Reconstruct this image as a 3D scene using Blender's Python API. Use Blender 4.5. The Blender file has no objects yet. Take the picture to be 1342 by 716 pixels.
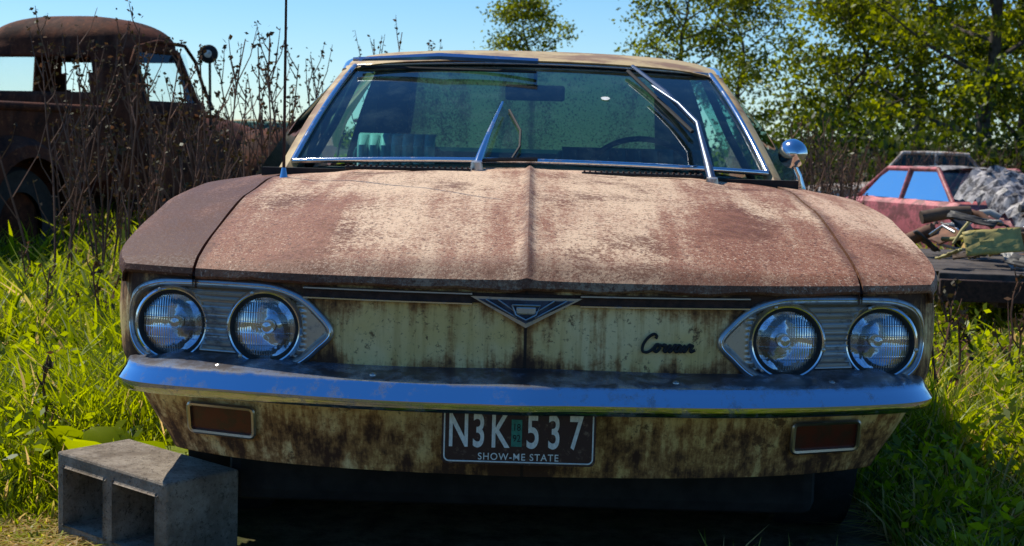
import bpy, math, random
import numpy as np
from mathutils import Vector, Matrix
random.seed(7); np.random.seed(7)
rad=math.radians
scene=bpy.context.scene
scene.view_settings.view_transform='Standard'
scene.view_settings.look='None'
scene.view_settings.exposure=0

# ------------------------------------------------------------------ helpers
def link(ob,parent=None):
    scene.collection.objects.link(ob)
    if parent is not None: ob.parent=parent
    return ob
def empty(name,loc=(0,0,0),rotz=0):
    e=bpy.data.objects.new(name,None); e.location=loc; e.rotation_euler=(0,0,rotz)
    e.empty_display_size=.2
    return link(e)
def mesh(name,verts,faces,mat=None,parent=None,smooth=True,auto=None):
    me=bpy.data.meshes.new(name); me.from_pydata([tuple(v) for v in verts],[],faces); me.update()
    if smooth:
        me.polygons.foreach_set('use_smooth',[True]*len(me.polygons))
    ob=bpy.data.objects.new(name,me)
    if mat: me.materials.append(mat)
    link(ob,parent)
    if smooth and auto is not None:
        try: me.set_sharp_from_angle(angle=rad(auto))
        except Exception: pass
    return ob
def fast_mesh(name,V,F,mat=None,parent=None,tint=None,smooth=False):
    me=bpy.data.meshes.new(name)
    m,k=F.shape
    me.vertices.add(len(V)); me.vertices.foreach_set('co',V.astype(np.float32).ravel())
    me.loops.add(m*k); me.loops.foreach_set('vertex_index',F.astype(np.int32).ravel())
    me.polygons.add(m); me.polygons.foreach_set('loop_start',(np.arange(m)*k).astype(np.int32))
    try: me.polygons.foreach_set('loop_total',np.full(m,k,dtype=np.int32))
    except Exception: pass
    me.update(calc_edges=True); me.validate()
    if smooth: me.polygons.foreach_set('use_smooth',[True]*len(me.polygons))
    if tint is not None:
        at=me.attributes.new('tint','FLOAT','POINT'); at.data.foreach_set('value',tint.astype(np.float32))
    if mat: me.materials.append(mat)
    ob=bpy.data.objects.new(name,me); return link(ob,parent)
def grid(name,rows,mat=None,parent=None,smooth=True,auto=35,keep=None,close=False):
    nr=len(rows); nc=len(rows[0]); V=[p for r in rows for p in r]; F=[]
    for i in range(nr-1):
        for j in range(nc if close else nc-1):
            a=i*nc+j; b=i*nc+(j+1)%nc; c=(i+1)*nc+(j+1)%nc; d=(i+1)*nc+j
            if keep:
                cx=[(V[a][k]+V[b][k]+V[c][k]+V[d][k])/4 for k in range(3)]
                if not keep(*cx): continue
            F.append((a,b,c,d))
    return mesh(name,V,F,mat,parent,smooth,auto)
def box(name,c,s,mat=None,parent=None,bev=0.0,rot=None,seg=2):
    x,y,z=[q/2 for q in s]
    V=[Vector((i*x,j*y,k*z)) for i in(-1,1) for j in(-1,1) for k in(-1,1)]
    if rot is not None: V=[rot@v for v in V]
    V=[v+Vector(c) for v in V]
    F=[(0,1,3,2),(4,6,7,5),(0,4,5,1),(2,3,7,6),(0,2,6,4),(1,5,7,3)]
    ob=mesh(name,V,F,mat,parent,smooth=False)
    if bev>0:
        m=ob.modifiers.new('b','BEVEL'); m.width=bev; m.segments=seg
    return ob
def tube_arrays(pts,radii,n=6,cap=True):
    pts=[Vector(p) for p in pts]; V=[];F=[]
    up=Vector((0,0,1)); N=len(pts)
    prev=None
    for i,p in enumerate(pts):
        t=(pts[min(i+1,N-1)]-pts[max(i-1,0)])
        if t.length<1e-9: t=Vector((0,0,1))
        t.normalize()
        if prev is None:
            a=t.cross(up if abs(t.z)<.95 else Vector((1,0,0))); a.normalize()
        else:
            a=prev-t*prev.dot(t)
            if a.length<1e-6: a=t.cross(up)
            a.normalize()
        prev=a; b=t.cross(a)
        r=radii[i] if hasattr(radii,'__len__') else radii
        for k in range(n):
            th=2*math.pi*k/n; V.append(p+a*math.cos(th)*r+b*math.sin(th)*r)
    for i in range(N-1):
        for k in range(n):
            F.append((i*n+k,i*n+(k+1)%n,(i+1)*n+(k+1)%n,(i+1)*n+k))
    if cap:
        F.append(tuple(range(n))[::-1]); F.append(tuple((N-1)*n+k for k in range(n)))
    return V,F
def tube(name,pts,r,mat=None,parent=None,n=8):
    V,F=tube_arrays(pts,r,n); return mesh(name,V,F,mat,parent,True,50)
class Acc:
    def __init__(s): s.V=[];s.F=[]
    def add(s,V,F):
        o=len(s.V); s.V+= [tuple(v) for v in V]; s.F+=[tuple(i+o for i in f) for f in F]
    def tube(s,pts,r,n=5): s.add(*tube_arrays(pts,r,n))
    def obj(s,name,mat,parent=None,smooth=True): return mesh(name,s.V,s.F,mat,parent,smooth,50)
def catmull(P,n=8,closed=False):
    P=[np.array(p,float) for p in P]; out=[]; N=len(P)
    rng=range(N if closed else N-1)
    for i in rng:
        if closed: p0,p1,p2,p3=P[(i-1)%N],P[i],P[(i+1)%N],P[(i+2)%N]
        else: p0,p1,p2,p3=P[max(i-1,0)],P[i],P[i+1],P[min(i+2,N-1)]
        for k in range(n):
            t=k/n
            out.append(.5*((2*p1)+(-p0+p2)*t+(2*p0-5*p1+4*p2-p3)*t*t+(-p0+3*p1-3*p2+p3)*t**3))
    if not closed: out.append(P[-1])
    return out
def lathe(name,prof,c,axis,mat,parent,n=40,auto=40):
    ax=Vector(axis).normalized(); a=ax.cross(Vector((0,0,1)) if abs(ax.z)<.9 else Vector((1,0,0))).normalized(); b=ax.cross(a)
    rows=[]
    for r,h in prof:
        rows.append([Vector(c)+ax*h+(a*math.cos(2*math.pi*k/n)+b*math.sin(2*math.pi*k/n))*max(r,1e-5) for k in range(n)])
    return grid(name,rows,mat,parent,True,auto,close=True)
ip=lambda x,X,Y: float(np.interp(x,X,Y))
def sm(x,a,b):
    t=min(max((x-a)/(b-a),0),1); return t*t*(3-2*t)

# ------------------------------------------------------------------ materials
class NM:
    def __init__(s,name):
        s.mat=bpy.data.materials.new(name); s.mat.use_nodes=True; s.nt=s.mat.node_tree
        s.b=s.nt.nodes['Principled BSDF']; s.out=s.nt.nodes['Material Output']
        s.tc=s.nt.nodes.new('ShaderNodeTexCoord'); s.P=s.tc.outputs['Object']
        sp=s.nt.nodes.new('ShaderNodeSeparateXYZ'); s.nt.links.new(s.P,sp.inputs[0]); s.X,s.Y,s.Z=sp.outputs
    def set(s,sock,v):
        if isinstance(v,bpy.types.NodeSocket): s.nt.links.new(v,sock)
        else:
            if isinstance(v,(tuple,list)) and len(v)==3 and len(sock.default_value)==4: v=tuple(v)+(1,)
            sock.default_value=v
    def noise(s,scale,detail=5,rough=.6,st=(1,1,1),off=(0,0,0),dist=0):
        m=s.nt.nodes.new('ShaderNodeMapping'); s.nt.links.new(s.P,m.inputs[0]); m.inputs['Scale'].default_value=st; m.inputs['Location'].default_value=off
        n=s.nt.nodes.new('ShaderNodeTexNoise'); s.nt.links.new(m.outputs[0],n.inputs['Vector'])
        n.inputs['Scale'].default_value=scale; n.inputs['Detail'].default_value=detail; n.inputs['Roughness'].default_value=rough; n.inputs['Distortion'].default_value=dist
        return n.outputs[0]
    def mr(s,v,a,b,c=0.,d=1.):
        n=s.nt.nodes.new('ShaderNodeMapRange'); n.interpolation_type='SMOOTHSTEP'
        s.set(n.inputs[0],v)
        for i,q in enumerate((a,b,c,d)): n.inputs[i+1].default_value=q
        return n.outputs[0]
    def m(s,op,a,b=0.):
        n=s.nt.nodes.new('ShaderNodeMath'); n.operation=op; s.set(n.inputs[0],a); s.set(n.inputs[1],b); return n.outputs[0]
    def mix(s,f,a,b):
        n=s.nt.nodes.new('ShaderNodeMix'); n.data_type='RGBA'
        s.set(n.inputs[0],f); s.set(n.inputs[6],a); s.set(n.inputs[7],b); return n.outputs[2]
    def bump(s,h,strength=.3,dist=.002):
        n=s.nt.nodes.new('ShaderNodeBump'); s.set(n.inputs['Height'],h); n.inputs['Strength'].default_value=strength; n.inputs['Distance'].default_value=dist
        s.nt.links.new(n.outputs[0],s.b.inputs['Normal']); return n.outputs[0]
    def attr(s,name):
        n=s.nt.nodes.new('ShaderNodeAttribute'); n.attribute_name=name; return n.outputs['Fac']
    def col(s,c): s.set(s.b.inputs['Base Color'],c)
    def rgh(s,v): s.set(s.b.inputs['Roughness'],v)
    def met(s,v): s.set(s.b.inputs['Metallic'],v)

def simple(name,c,rough=.7,metal=0,var=.35,scale=8,bump=.0):
    n=NM(name); a=n.noise(scale,5,.65)
    d=tuple(q*(1-var) for q in c); l=tuple(min(q*(1+var),1) for q in c)
    n.col(n.mix(n.mr(a,.3,.7),d,l)); n.rgh(rough); n.met(metal)
    if bump: n.bump(n.noise(scale*5,4),bump,.004)
    return n.mat

def mat_hood(name,base,rust,darkamt=0.0,spk=1.0):
    n=NM(name)
    streak=n.noise(1.,5,.6,st=(11,1.1,2)); big=n.noise(2.2,4,.55); fine=n.noise(48,6,.8); grain=n.noise(150,4,.75); med=n.noise(14,6,.7)
    ax=n.m('ABSOLUTE',n.X); band=n.mr(n.m('ABSOLUTE',n.m('SUBTRACT',ax,.22)),.0,.32,-.07,.06)
    comb=n.m('ADD',n.m('ADD',n.m('MULTIPLY',streak,.62),n.m('MULTIPLY',big,.38)),n.m('MULTIPLY',med,.12))
    comb=n.m('SUBTRACT',comb,.06)
    comb=n.m('ADD',comb,band)
    front=n.mr(n.Y,.1,.95,.095,-.035)
    comb=n.m('ADD',comb,n.m('ADD',front,darkamt))
    comb=n.m('ADD',comb,n.m('MULTIPLY',n.m('SUBTRACT',fine,.5),.42))
    comb=n.m('ADD',comb,n.m('MULTIPLY',n.m('SUBTRACT',grain,.5),.62))
    f=n.mr(comb,.41,.59)
    c=n.mix(f,base,rust)
    sp2=n.mr(n.Y,.75,.15,.30,.80)
    c=n.mix(n.m('MULTIPLY',n.m('MULTIPLY',n.mr(grain,.54,.63),sp2),spk),c,(.74,.55,.40))
    c=n.mix(n.m('MULTIPLY',n.mr(n.noise(125,4,.75,off=(3,1,2)),.54,.62),.85),c,(.085,.032,.018))
    c=n.mix(n.m('MULTIPLY',n.mr(n.m('ADD',n.noise(3.2,5,.65,off=(5,2,2)),n.m('ADD',n.m('MULTIPLY',n.m('SUBTRACT',fine,.5),.4),n.m('MULTIPLY',n.m('SUBTRACT',grain,.5),.4))),.52,.68),.85),c,(.14,.050,.022))
    e=n.m('MULTIPLY',n.mr(n.m('ADD',n.Y,n.m('MULTIPLY',n.m('SUBTRACT',fine,.5),.15)),.20,.10,0,1),.6); c=n.mix(e,c,(.10,.04,.022))
    c=n.mix(n.m('MULTIPLY',n.mr(n.m('ADD',ax,n.m('MULTIPLY',n.m('SUBTRACT',med,.5),.06)),.022,.0),.7),c,(.12,.05,.03))
    # rust creeping from the panel seam
    c=n.mix(n.m('MULTIPLY',n.mr(n.m('ADD',n.m('ABSOLUTE',n.m('SUBTRACT',ax,.688)),n.m('MULTIPLY',n.m('SUBTRACT',med,.5),.08)),.028,.0),.7),c,(.11,.045,.025))
    n.col(c); n.rgh(n.mr(grain,.4,.65,.48,.85))
    n.bump(n.m('ADD',n.m('MULTIPLY',grain,.7),n.m('ADD',fine,n.m('MULTIPLY',big,3.))),.6,.003)
    n.b.inputs['Specular IOR Level'].default_value=.22
    return n.mat
M_hood=mat_hood('hood_rust',(.74,.52,.33),(.29,.115,.058))
M_fendL=mat_hood('fender_rust',(.30,.14,.075),(.10,.038,.02),.03,.35)
M_fendR=mat_hood('fender_pink',(.72,.48,.31),(.33,.14,.075),-.01)

def mat_panel():
    n=NM('cream_panel')
    streak=n.noise(1.,6,.7,st=(34,34,2.2)); med=n.noise(14,7,.75); big=n.noise(4,4,.6); fine=n.noise(110,4,.75)
    cream=n.mix(n.mr(big,.35,.65),(.78,.54,.19),(.88,.69,.35))
    cream=n.mix(n.m('MULTIPLY',n.mr(streak,.46,.66),.5),cream,(.54,.34,.10))
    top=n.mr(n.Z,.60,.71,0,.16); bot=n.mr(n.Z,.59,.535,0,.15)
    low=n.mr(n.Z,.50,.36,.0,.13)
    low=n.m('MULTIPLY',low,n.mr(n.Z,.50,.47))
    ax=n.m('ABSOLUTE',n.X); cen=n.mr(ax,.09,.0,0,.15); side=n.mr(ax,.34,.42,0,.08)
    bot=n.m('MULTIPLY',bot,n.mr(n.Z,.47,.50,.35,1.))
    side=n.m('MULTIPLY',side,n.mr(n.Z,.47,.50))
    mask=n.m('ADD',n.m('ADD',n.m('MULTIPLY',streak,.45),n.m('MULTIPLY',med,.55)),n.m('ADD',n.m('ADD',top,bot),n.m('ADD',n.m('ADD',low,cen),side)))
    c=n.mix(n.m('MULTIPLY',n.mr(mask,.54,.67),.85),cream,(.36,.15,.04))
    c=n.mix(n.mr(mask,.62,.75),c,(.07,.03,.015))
    c=n.mix(n.m('MULTIPLY',n.mr(fine,.57,.67),.75),c,(.12,.052,.022))
    c=n.mix(n.m('MULTIPLY',n.mr(n.noise(9,7,.8,off=(2,7,1)),.58,.64),.85),c,(.09,.038,.018))
    c=n.mix(n.mr(ax,.0045,.002),c,(.03,.016,.01))
    n.col(c); n.rgh(n.mr(mask,.5,.75,.36,.8)); n.b.inputs['Specular IOR Level'].default_value=.35; n.bump(n.m('ADD',med,n.m('MULTIPLY',fine,.3)),.45,.003)
    return n.mat
M_panel=mat_panel()
def mat_roof():
    n=NM('roof_paint'); big=n.noise(5,6,.7); c=n.mix(n.mr(big,.42,.62),(.55,.40,.18),(.26,.14,.06)); n.col(c); n.rgh(.6); n.bump(n.noise(100,3),.2,.002); return n.mat
M_roof=mat_roof()
def mat_chrome(name,base=(.75,.77,.8),rough=.14,dirt=.5,rustc=(.09,.055,.04),sc=30,topz=None):
    n=NM(name); a=n.noise(sc,7,.75); b=n.noise(6,4,.6,off=(2,2,2))
    v=n.m('ADD',n.m('MULTIPLY',a,.6),n.m('MULTIPLY',b,.4))
    f=n.m('MULTIPLY',n.mr(v,.52,.62),dirt)
    if topz is not None:
        t=n.m('MULTIPLY',n.mr(n.m('ADD',n.Z,n.m('MULTIPLY',n.m('SUBTRACT',a,.5),.02)),topz,topz+.010),n.mr(v,.38,.55,.6,.96)); f=n.m('MAXIMUM',f,t)
    n.col(n.mix(f,base,rustc)); n.met(n.m('SUBTRACT',1.,n.m('MULTIPLY',f,.7))); n.rgh(n.m('ADD',rough,n.m('MULTIPLY',f,.30)))
    n.bump(n.m('ADD',a,n.m('MULTIPLY',b,2)),.04,.002); return n.mat
M_bump=mat_chrome('bumper_chrome',(.62,.70,.84),.05,.45,(.045,.03,.025),26,.519)
M_chrome=mat_chrome('trim_chrome',(.70,.74,.80),.12,.40,sc=60)
M_alu=mat_chrome('dull_aluminium',(.50,.48,.45),.36,.55,(.15,.10,.07),50)
M_black=simple('black_rubber',(.012,.012,.012),.75,0,.4,40)
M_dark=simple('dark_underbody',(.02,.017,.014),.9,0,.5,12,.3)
M_darkrust=simple('dark_rust_gap',(.045,.02,.012),.9,0,.5,60,.3)
M_tire=simple('tire_rubber',(.025,.024,.022),.85,0,.4,20,.3)
M_seatlight=simple('seat_vinyl_light',(.78,.84,.72),.5,0,.12,20)
M_seatdark=simple('seat_vinyl_dark',(.05,.10,.10),.7,0,.3,10)
M_dash=simple('dashboard_teal',(.04,.09,.09),.6,0,.3,10)
M_liner=simple('headliner_cloth',(.05,.08,.075),.9,0,.3,10)

def mat_glass(name,tint=(.34,.60,.58),dust=.06,gl=1.0):
    n=NM(name); nt=n.nt
    tr=nt.nodes.new('ShaderNodeBsdfTransparent'); tr.inputs[0].default_value=tint+(1,)
    gs=nt.nodes.new('ShaderNodeBsdfGlossy'); gs.inputs['Roughness'].default_value=.03; gs.inputs[0].default_value=(gl,gl,gl,1)
    fr=nt.nodes.new('ShaderNodeFresnel'); fr.inputs[0].default_value=1.5
    mx=nt.nodes.new('ShaderNodeMixShader'); nt.links.new(fr.outputs[0],mx.inputs[0]); nt.links.new(tr.outputs[0],mx.inputs[1]); nt.links.new(gs.outputs[0],mx.inputs[2])
    df=nt.nodes.new('ShaderNodeBsdfDiffuse'); df.inputs[0].default_value=(.32,.52,.50,1)
    sp=n.m('MULTIPLY',n.mr(n.noise(260,2,.6),.68,.75),.35); bl=n.mr(n.noise(7,6,.7),.45,.75,dust*.3,dust*2.2)
    f=n.m('ADD',sp,bl)
    m2=nt.nodes.new('ShaderNodeMixShader'); nt.links.new(f,m2.inputs[0]); nt.links.new(mx.outputs[0],m2.inputs[1]); nt.links.new(df.outputs[0],m2.inputs[2])
    nt.links.new(m2.outputs[0],n.out.inputs[0]); return n.mat
M_glass=mat_glass('windshield_glass',(.32,.66,.64),.026)
M_glassr=mat_glass('rear_glass',(.08,.20,.17),.02)
M_glass2=mat_glass('side_glass',(.46,.80,.78),.03)
M_glasst=mat_glass('truck_glass',(.84,.92,.95),.03)
M_glassw=mat_glass('dark_side_glass',(.22,.30,.32),.04)
def mat_lens():
    n=NM('lamp_lens'); nt=n.nt
    tr=nt.nodes.new('ShaderNodeBsdfTransparent'); tr.inputs[0].default_value=(.93,.96,1,1)
    gs=nt.nodes.new('ShaderNodeBsdfGlossy'); gs.inputs['Roughness'].default_value=.05
    wv=nt.nodes.new('ShaderNodeTexWave'); wv.wave_type='BANDS'; wv.bands_direction='X'; wv.inputs['Scale'].default_value=60; wv.inputs['Distortion'].default_value=.6; nt.links.new(n.P,wv.inputs[0])
    wv2=nt.nodes.new('ShaderNodeTexWave'); wv2.wave_type='BANDS'; wv2.bands_direction='Z'; wv2.inputs['Scale'].default_value=14; nt.links.new(n.P,wv2.inputs[0])
    bp=nt.nodes.new('ShaderNodeBump'); bp.inputs['Strength'].default_value=.5; bp.inputs['Distance'].default_value=.0012
    nt.links.new(n.m('ADD',wv.outputs['Fac'],n.m('MULTIPLY',n.mr(wv2.outputs['Fac'],.85,1),.8)),bp.inputs['Height']); nt.links.new(bp.outputs[0],gs.inputs['Normal'])
    fr=nt.nodes.new('ShaderNodeFresnel'); fr.inputs[0].default_value=1.7; nt.links.new(bp.outputs[0],fr.inputs['Normal'])
    mx=nt.nodes.new('ShaderNodeMixShader'); nt.links.new(n.m('ADD',fr.outputs[0],.07),mx.inputs[0]); nt.links.new(tr.outputs[0],mx.inputs[1]); nt.links.new(gs.outputs[0],mx.inputs[2])
    df=nt.nodes.new('ShaderNodeBsdfDiffuse'); df.inputs[0].default_value=(.50,.48,.40,1)
    f=n.m('ADD',n.m('MULTIPLY',n.mr(wv.outputs['Fac'],.6,1),.03),n.mr(n.noise(16,6,.7),.42,.75,.01,.25))
    m2=nt.nodes.new('ShaderNodeMixShader'); nt.links.new(f,m2.inputs[0]); nt.links.new(mx.outputs[0],m2.inputs[1]); nt.links.new(df.outputs[0],m2.inputs[2])
    nt.links.new(m2.outputs[0],n.out.inputs[0]); return n.mat
M_lens=mat_lens()
def mat_reflector():
    n=NM('lamp_reflector'); n.col(n.mix(n.mr(n.noise(22,5,.7),.50,.75),(.86,.92,1.0),(.45,.38,.28))); n.met(1.); n.rgh(.07); n.bump(n.noise(16,3),.35,.005); return n.mat
M_refl=mat_reflector()
def mat_foliage(name,dark,light,trans=.45,third=None,val=2.2):
    n=NM(name); nt=n.nt; t=n.attr('tint')
    c=n.mix(n.mr(t,0,.75),dark,light)
    if third: c=n.mix(n.mr(t,.78,.95),c,third)
    df=nt.nodes.new('ShaderNodeBsdfDiffuse'); tl=nt.nodes.new('ShaderNodeBsdfTranslucent'); gl=nt.nodes.new('ShaderNodeBsdfGlossy'); gl.inputs['Roughness'].default_value=.45; gl.inputs[0].default_value=(.8,.85,.8,1)
    nt.links.new(c,df.inputs[0])
    hs=nt.nodes.new('ShaderNodeHueSaturation'); hs.inputs['Hue'].default_value=.485; hs.inputs['Saturation'].default_value=1.1; hs.inputs['Value'].default_value=val; nt.links.new(c,hs.inputs['Color']); nt.links.new(hs.outputs[0],tl.inputs[0])
    mx=nt.nodes.new('ShaderNodeMixShader'); mx.inputs[0].default_value=trans; nt.links.new(df.outputs[0],mx.inputs[1]); nt.links.new(tl.outputs[0],mx.inputs[2])
    m2=nt.nodes.new('ShaderNodeMixShader'); m2.inputs[0].default_value=.025; nt.links.new(mx.outputs[0],m2.inputs[1]); nt.links.new(gl.outputs[0],m2.inputs[2])
    nt.links.new(m2.outputs[0],n.out.inputs[0]); return n.mat
M_leaf=mat_foliage('tree_leaves',(.010,.025,.004),(.19,.22,.010),.5,None,2.4)
M_grass=mat_foliage('grass_blades',(.016,.042,.004),(.24,.29,.012),.5,(.42,.31,.13),2.6)
M_weedleaf=mat_foliage('dry_weed_leaves',(.04,.025,.012),(.07,.055,.02),.25,(.17,.09,.045),1.3)
M_bark=simple('bark',(.07,.055,.04),.9,0,.4,10,.5)
M_stalk=simple('dry_stalk',(.17,.08,.045),.85,0,.4,6)

# ------------------------------------------------------------------ ground
def gz(x,y):
    z=.09+.012*math.sin(x*2.1+1.3)*math.cos(y*1.7)+.03*math.sin(x*.35+2)*math.sin(y*.3)
    z-=.55*sm(x,1.8,4.2)*sm(y,6,14)
    if -.95<x<.95 and -.3<y<5: z=min(z,.09)
    return z
def ground():
    s=np.linspace(-1,1,150); k=5.2
    xs=np.sinh(s*k)/np.sinh(k)*600; ys=np.sinh(s*k)/np.sinh(k)*600+2
    V=[(x,y,gz(x,y)) for y in ys for x in xs]; n=len(xs)
    F=[(i*n+j,i*n+j+1,(i+1)*n+j+1,(i+1)*n+j) for i in range(n-1) for j in range(n-1)]
    m=NM('soil_and_turf'); a=m.noise(.6,6,.7); b=m.noise(14,7,.75)
    c=m.mix(m.mr(b,.35,.65),(.05,.04,.022),(.20,.145,.08)); c=m.mix(m.mr(a,.45,.6),c,(.05,.075,.018))
    m.col(c); m.rgh(.95); m.b.inputs['Specular IOR Level'].default_value=.1; m.bump(b,.8,.03)
    return mesh('ground',V,F,m.mat,None,True)
ground()

# ------------------------------------------------------------------ MAIN CAR
car=empty('rusty_vintage_car')
def yl(u): u=abs(u); return .07+.05*u+.16*(u/.87)**3
T=[0,.03,.15,.3,.5,.75,1,1.2]
Cz=[.722,.748,.790,.833,.872,.906,.926,.934]
Sz=[.722,.735,.765,.797,.832,.855,.865,.867]
def smooth_ip(t,X,Y):
    return sum(ip(max(t+d,0),X,Y) for d in(-.03,-.015,0,.015,.03))/5 if t>.05 else ip(t,X,Y)
def Wt(t): return ip(t,[0,.02,.05,.1],[.850,.864,.876,.885])
def topz(x,t):
    u=abs(x); C=smooth_ip(t,T,Cz); S=smooth_ip(t,T,Sz)
    z=C-(C-S)*min(u/.885,1)**2.6
    f=sm(t,0,.08)
    z+=(.009*math.exp(-(u/.011)**2)+.010*math.exp(-u/.10))*(.4+.6*f)
    z-= .006*math.exp(-((u-.55)/.06)**2)*f
    z+=.0022*math.sin(x*23+1)*math.sin(t*17+x*5)*f
    return z
def topP(x,t): return (x,yl(x)+t*(1.3-yl(x)),topz(x,t))
half=[0,.004,.008,.013,.02,.03,.045,.07,.1,.14,.19,.25,.31,.37,.43,.48,.52,.56,.60,.64,.67,.684]
xs=[-q for q in half[:0:-1]]+half
ts=[0,.004,.01,.02,.035,.055,.08,.11,.15,.2,.25,.3,.36,.43,.5,.57,.64,.71,.78,.84,.875]
lipw=lambda x:.0022*math.sin(x*31)+.0015*math.sin(x*77+1)
rows=[[ (x,yl(x)+.03,.700) for x in xs],[ (x,yl(x)+.004,.702+lipw(x)) for x in xs],[ (x,yl(x)-.004,.708+lipw(x)) for x in xs]]
for t in ts: rows.append([topP(x,t) for x in xs])
rows.append([(x,p[1]+.003,p[2]-.02) for x,p in zip(xs,rows[-1])])
R2=[]
for r in rows:
    a=r[0];b=r[-1]
    R2.append([(a[0]-.001,a[1],a[2]-.02)]+list(r)+[(b[0]+.001,b[1],b[2]-.02)])
grid('hood',R2,M_hood,car)
for sgn,mt,nm in((-1,M_fendL,'fender_right'),(1,M_fendR,'fender_left')):
    rows=[]
    bs=np.linspace(0,1,14)
    def frow(t,dz=0,dy=0,):
        W=Wt(t); r=[]
        r.append((sgn*.691,topP(.691,t)[1]+dy,topz(.691,t)-.02+dz))
        for b in bs:
            x=.691+(W-.691)*b; p=topP(x,t); r.append((sgn*x,p[1]+dy,p[2]+dz))
        p=topP(W,t); r.append((sgn*(W+.006),p[1]+dy+.004,p[2]-.008+dz)); r.append((sgn*(W+.008),p[1]+dy+.006,p[2]-.022+dz)); 
        return r
    rows.append(frow(0,-.020,.03)); rows.append(frow(0,-.018,.002)); rows.append(frow(0,-.012,-.003))
    for t in ts[:-1]+[.9,.95,1.0,1.06,1.12,1.2]: rows.append(frow(t))
    last=rows[-1]
    for yy,zz,ww in((1.8,.0,.885),(2.4,.0,.885),(3.0,.0,.885),(3.5,-.01,.88),(3.9,-.03,.87),(4.2,-.06,.85),(4.36,-.1,.82)):
        rr=[]
        for p in last:
            xx=abs(p[0]); xx=.691+(xx-.691)*(ww-.691)/(.885-.691)
            rr.append((sgn*xx,yy,p[2]+zz))
        rows.append(rr)
    grid(nm,rows,mt,car)
xs2=np.linspace(-.684,.684,40); rows=[]
for t in (.885,.89,.93,.97,1.02,1.08,1.15,1.2):
    rows.append([(x,topP(x,t)[1],topz(x,t)-(.02 if t==.885 else .004)-.009*math.exp(-(x/.011)**2)) for x in xs2])
grid('cowl_panel',rows,M_fendR,car)
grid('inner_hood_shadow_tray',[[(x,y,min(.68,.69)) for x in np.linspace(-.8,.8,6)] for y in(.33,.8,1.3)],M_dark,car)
for s in(-1,1):
    grid('hood_gap_filler',[[(s*(.688+d),topP(.688,t)[1],topz(.688,t)-.016) for d in(-.012,.012)] for t in ts],M_darkrust,car)
grid('cowl_gap_filler',[[(x,topP(x,t)[1],topz(x,t)-.026) for x in xs2] for t in(.86,.9)],M_darkrust,car)
for (x0,x1) in((-.50,-.16),(.14,.47)):
    box('cowl_vent',((x0+x1)/2,1.205,.918),(x1-x0,.032,.010),M_black,car,.004)
    for k in range(22):
        x=x0+(x1-x0)*(k+.5)/22
        box('vent_slat',(x,1.205,.924),(.004,.030,.005),M_darkrust,car)

plan=[(0,.085),(.1,.0905),(.2,.097),(.3,.107),(.4,.122),(.5,.142),(.6,.168),(.7,.203),(.78,.235),(.825,.262),(.852,.295),(.870,.335),(.882,.39),(.888,.5),(.890,.7),(.892,1.0),(.893,1.5),(.893,2.2),(.890,3.0),(.885,3.5),(.87,3.95),(.84,4.25),(.79,4.37),(.6,4.42),(0,4.46)]
pc=catmull([(-plan[1][0],plan[1][1])]+plan+[(-.2,4.45)],12)[12:-12]
L=[0]
for a,b in zip(pc[:-1],pc[1:]): L.append(L[-1]+float(np.linalg.norm(b-a)))
L=np.array(L); PX=np.array([p[0] for p in pc]); PY=np.array([p[1] for p in pc])
ss=list(np.arange(0,1.15,.008))+list(np.arange(1.15,L[-1],.03))+[L[-1]]
def skirt_col(s):
    x=np.interp(s,L,PX); y=np.interp(s,L,PY)
    x2=np.interp(s+.002,L,PX)-np.interp(s-.002,L,PX); y2=np.interp(s+.002,L,PY)-np.interp(s-.002,L,PY)
    if s>=L[-1]-.003: x2,y2=-1,0
    if s<=.003: x2,y2=1,0
    l=math.hypot(x2,y2); nx,ny=y2/l,-x2/l
    return float(x),float(y),nx,ny
def tuck(z,u,ny):
    if z>=.53: return 0
    q=((.53-z)/.21)
    return (.035+.075*min(u/.85,1)**4)*q**1.3
def soff(z,nx):
    return .010*abs(nx)*math.exp(-((z-.62)/.09)**2)
def skP(s,z):
    x,y,nx,ny=skirt_col(s); o=soff(z,nx)-tuck(z,abs(x),ny)
    return (x+nx*o,y+ny*o,z)
def skirt_front_y(x,z):
    y=float(np.interp(abs(x),PX[:120],PY[:120])); return y+tuck(z,abs(x),0)*.97
zr=list(np.arange(.705,.32,-.0085))+[.318]
pod_half=[(.398,0),(.425,.036),(.46,.064),(.51,.081),(.57,.085),(.70,.084),(.775,.078),(.822,.053),(.838,0),(.822,-.053),(.775,-.080),(.70,-.086),(.57,-.087),(.51,-.082),(.46,-.062),(.425,-.032)]
cz0=.605
out=catmull(pod_half,7,closed=True)
def inpoly(x,z,P):
    c=False;j=len(P)-1
    for i in range(len(P)):
        if (P[i][1]>z)!=(P[j][1]>z) and x<(P[j][0]-P[i][0])*(z-P[i][1])/(P[j][1]-P[i][1])+P[i][0]: c=not c
        j=i
    return c
podpoly=[(p[0],p[1]+cz0) for p in out]
def shrink(P,d):
    N=len(P);R=[]
    for i in range(N):
        a=P[i-1];b=P[(i+1)%N];tx,tz=b[0]-a[0],b[1]-a[1];l=math.hypot(tx,tz) or 1
        R.append((P[i][0]+(-tz/l)*d,P[i][1]+(tx/l)*d))
    return R
cut=shrink(podpoly,-.001)
def keepf(x,y,z):
    u=abs(x)
    if y<.5 and inpoly(u,z,cut): return False
    for wy in(.86,3.60):
        if u>.75 and (y-wy)**2+(z-.37)**2<.335**2 and y>.45: return False
    return True
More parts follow.
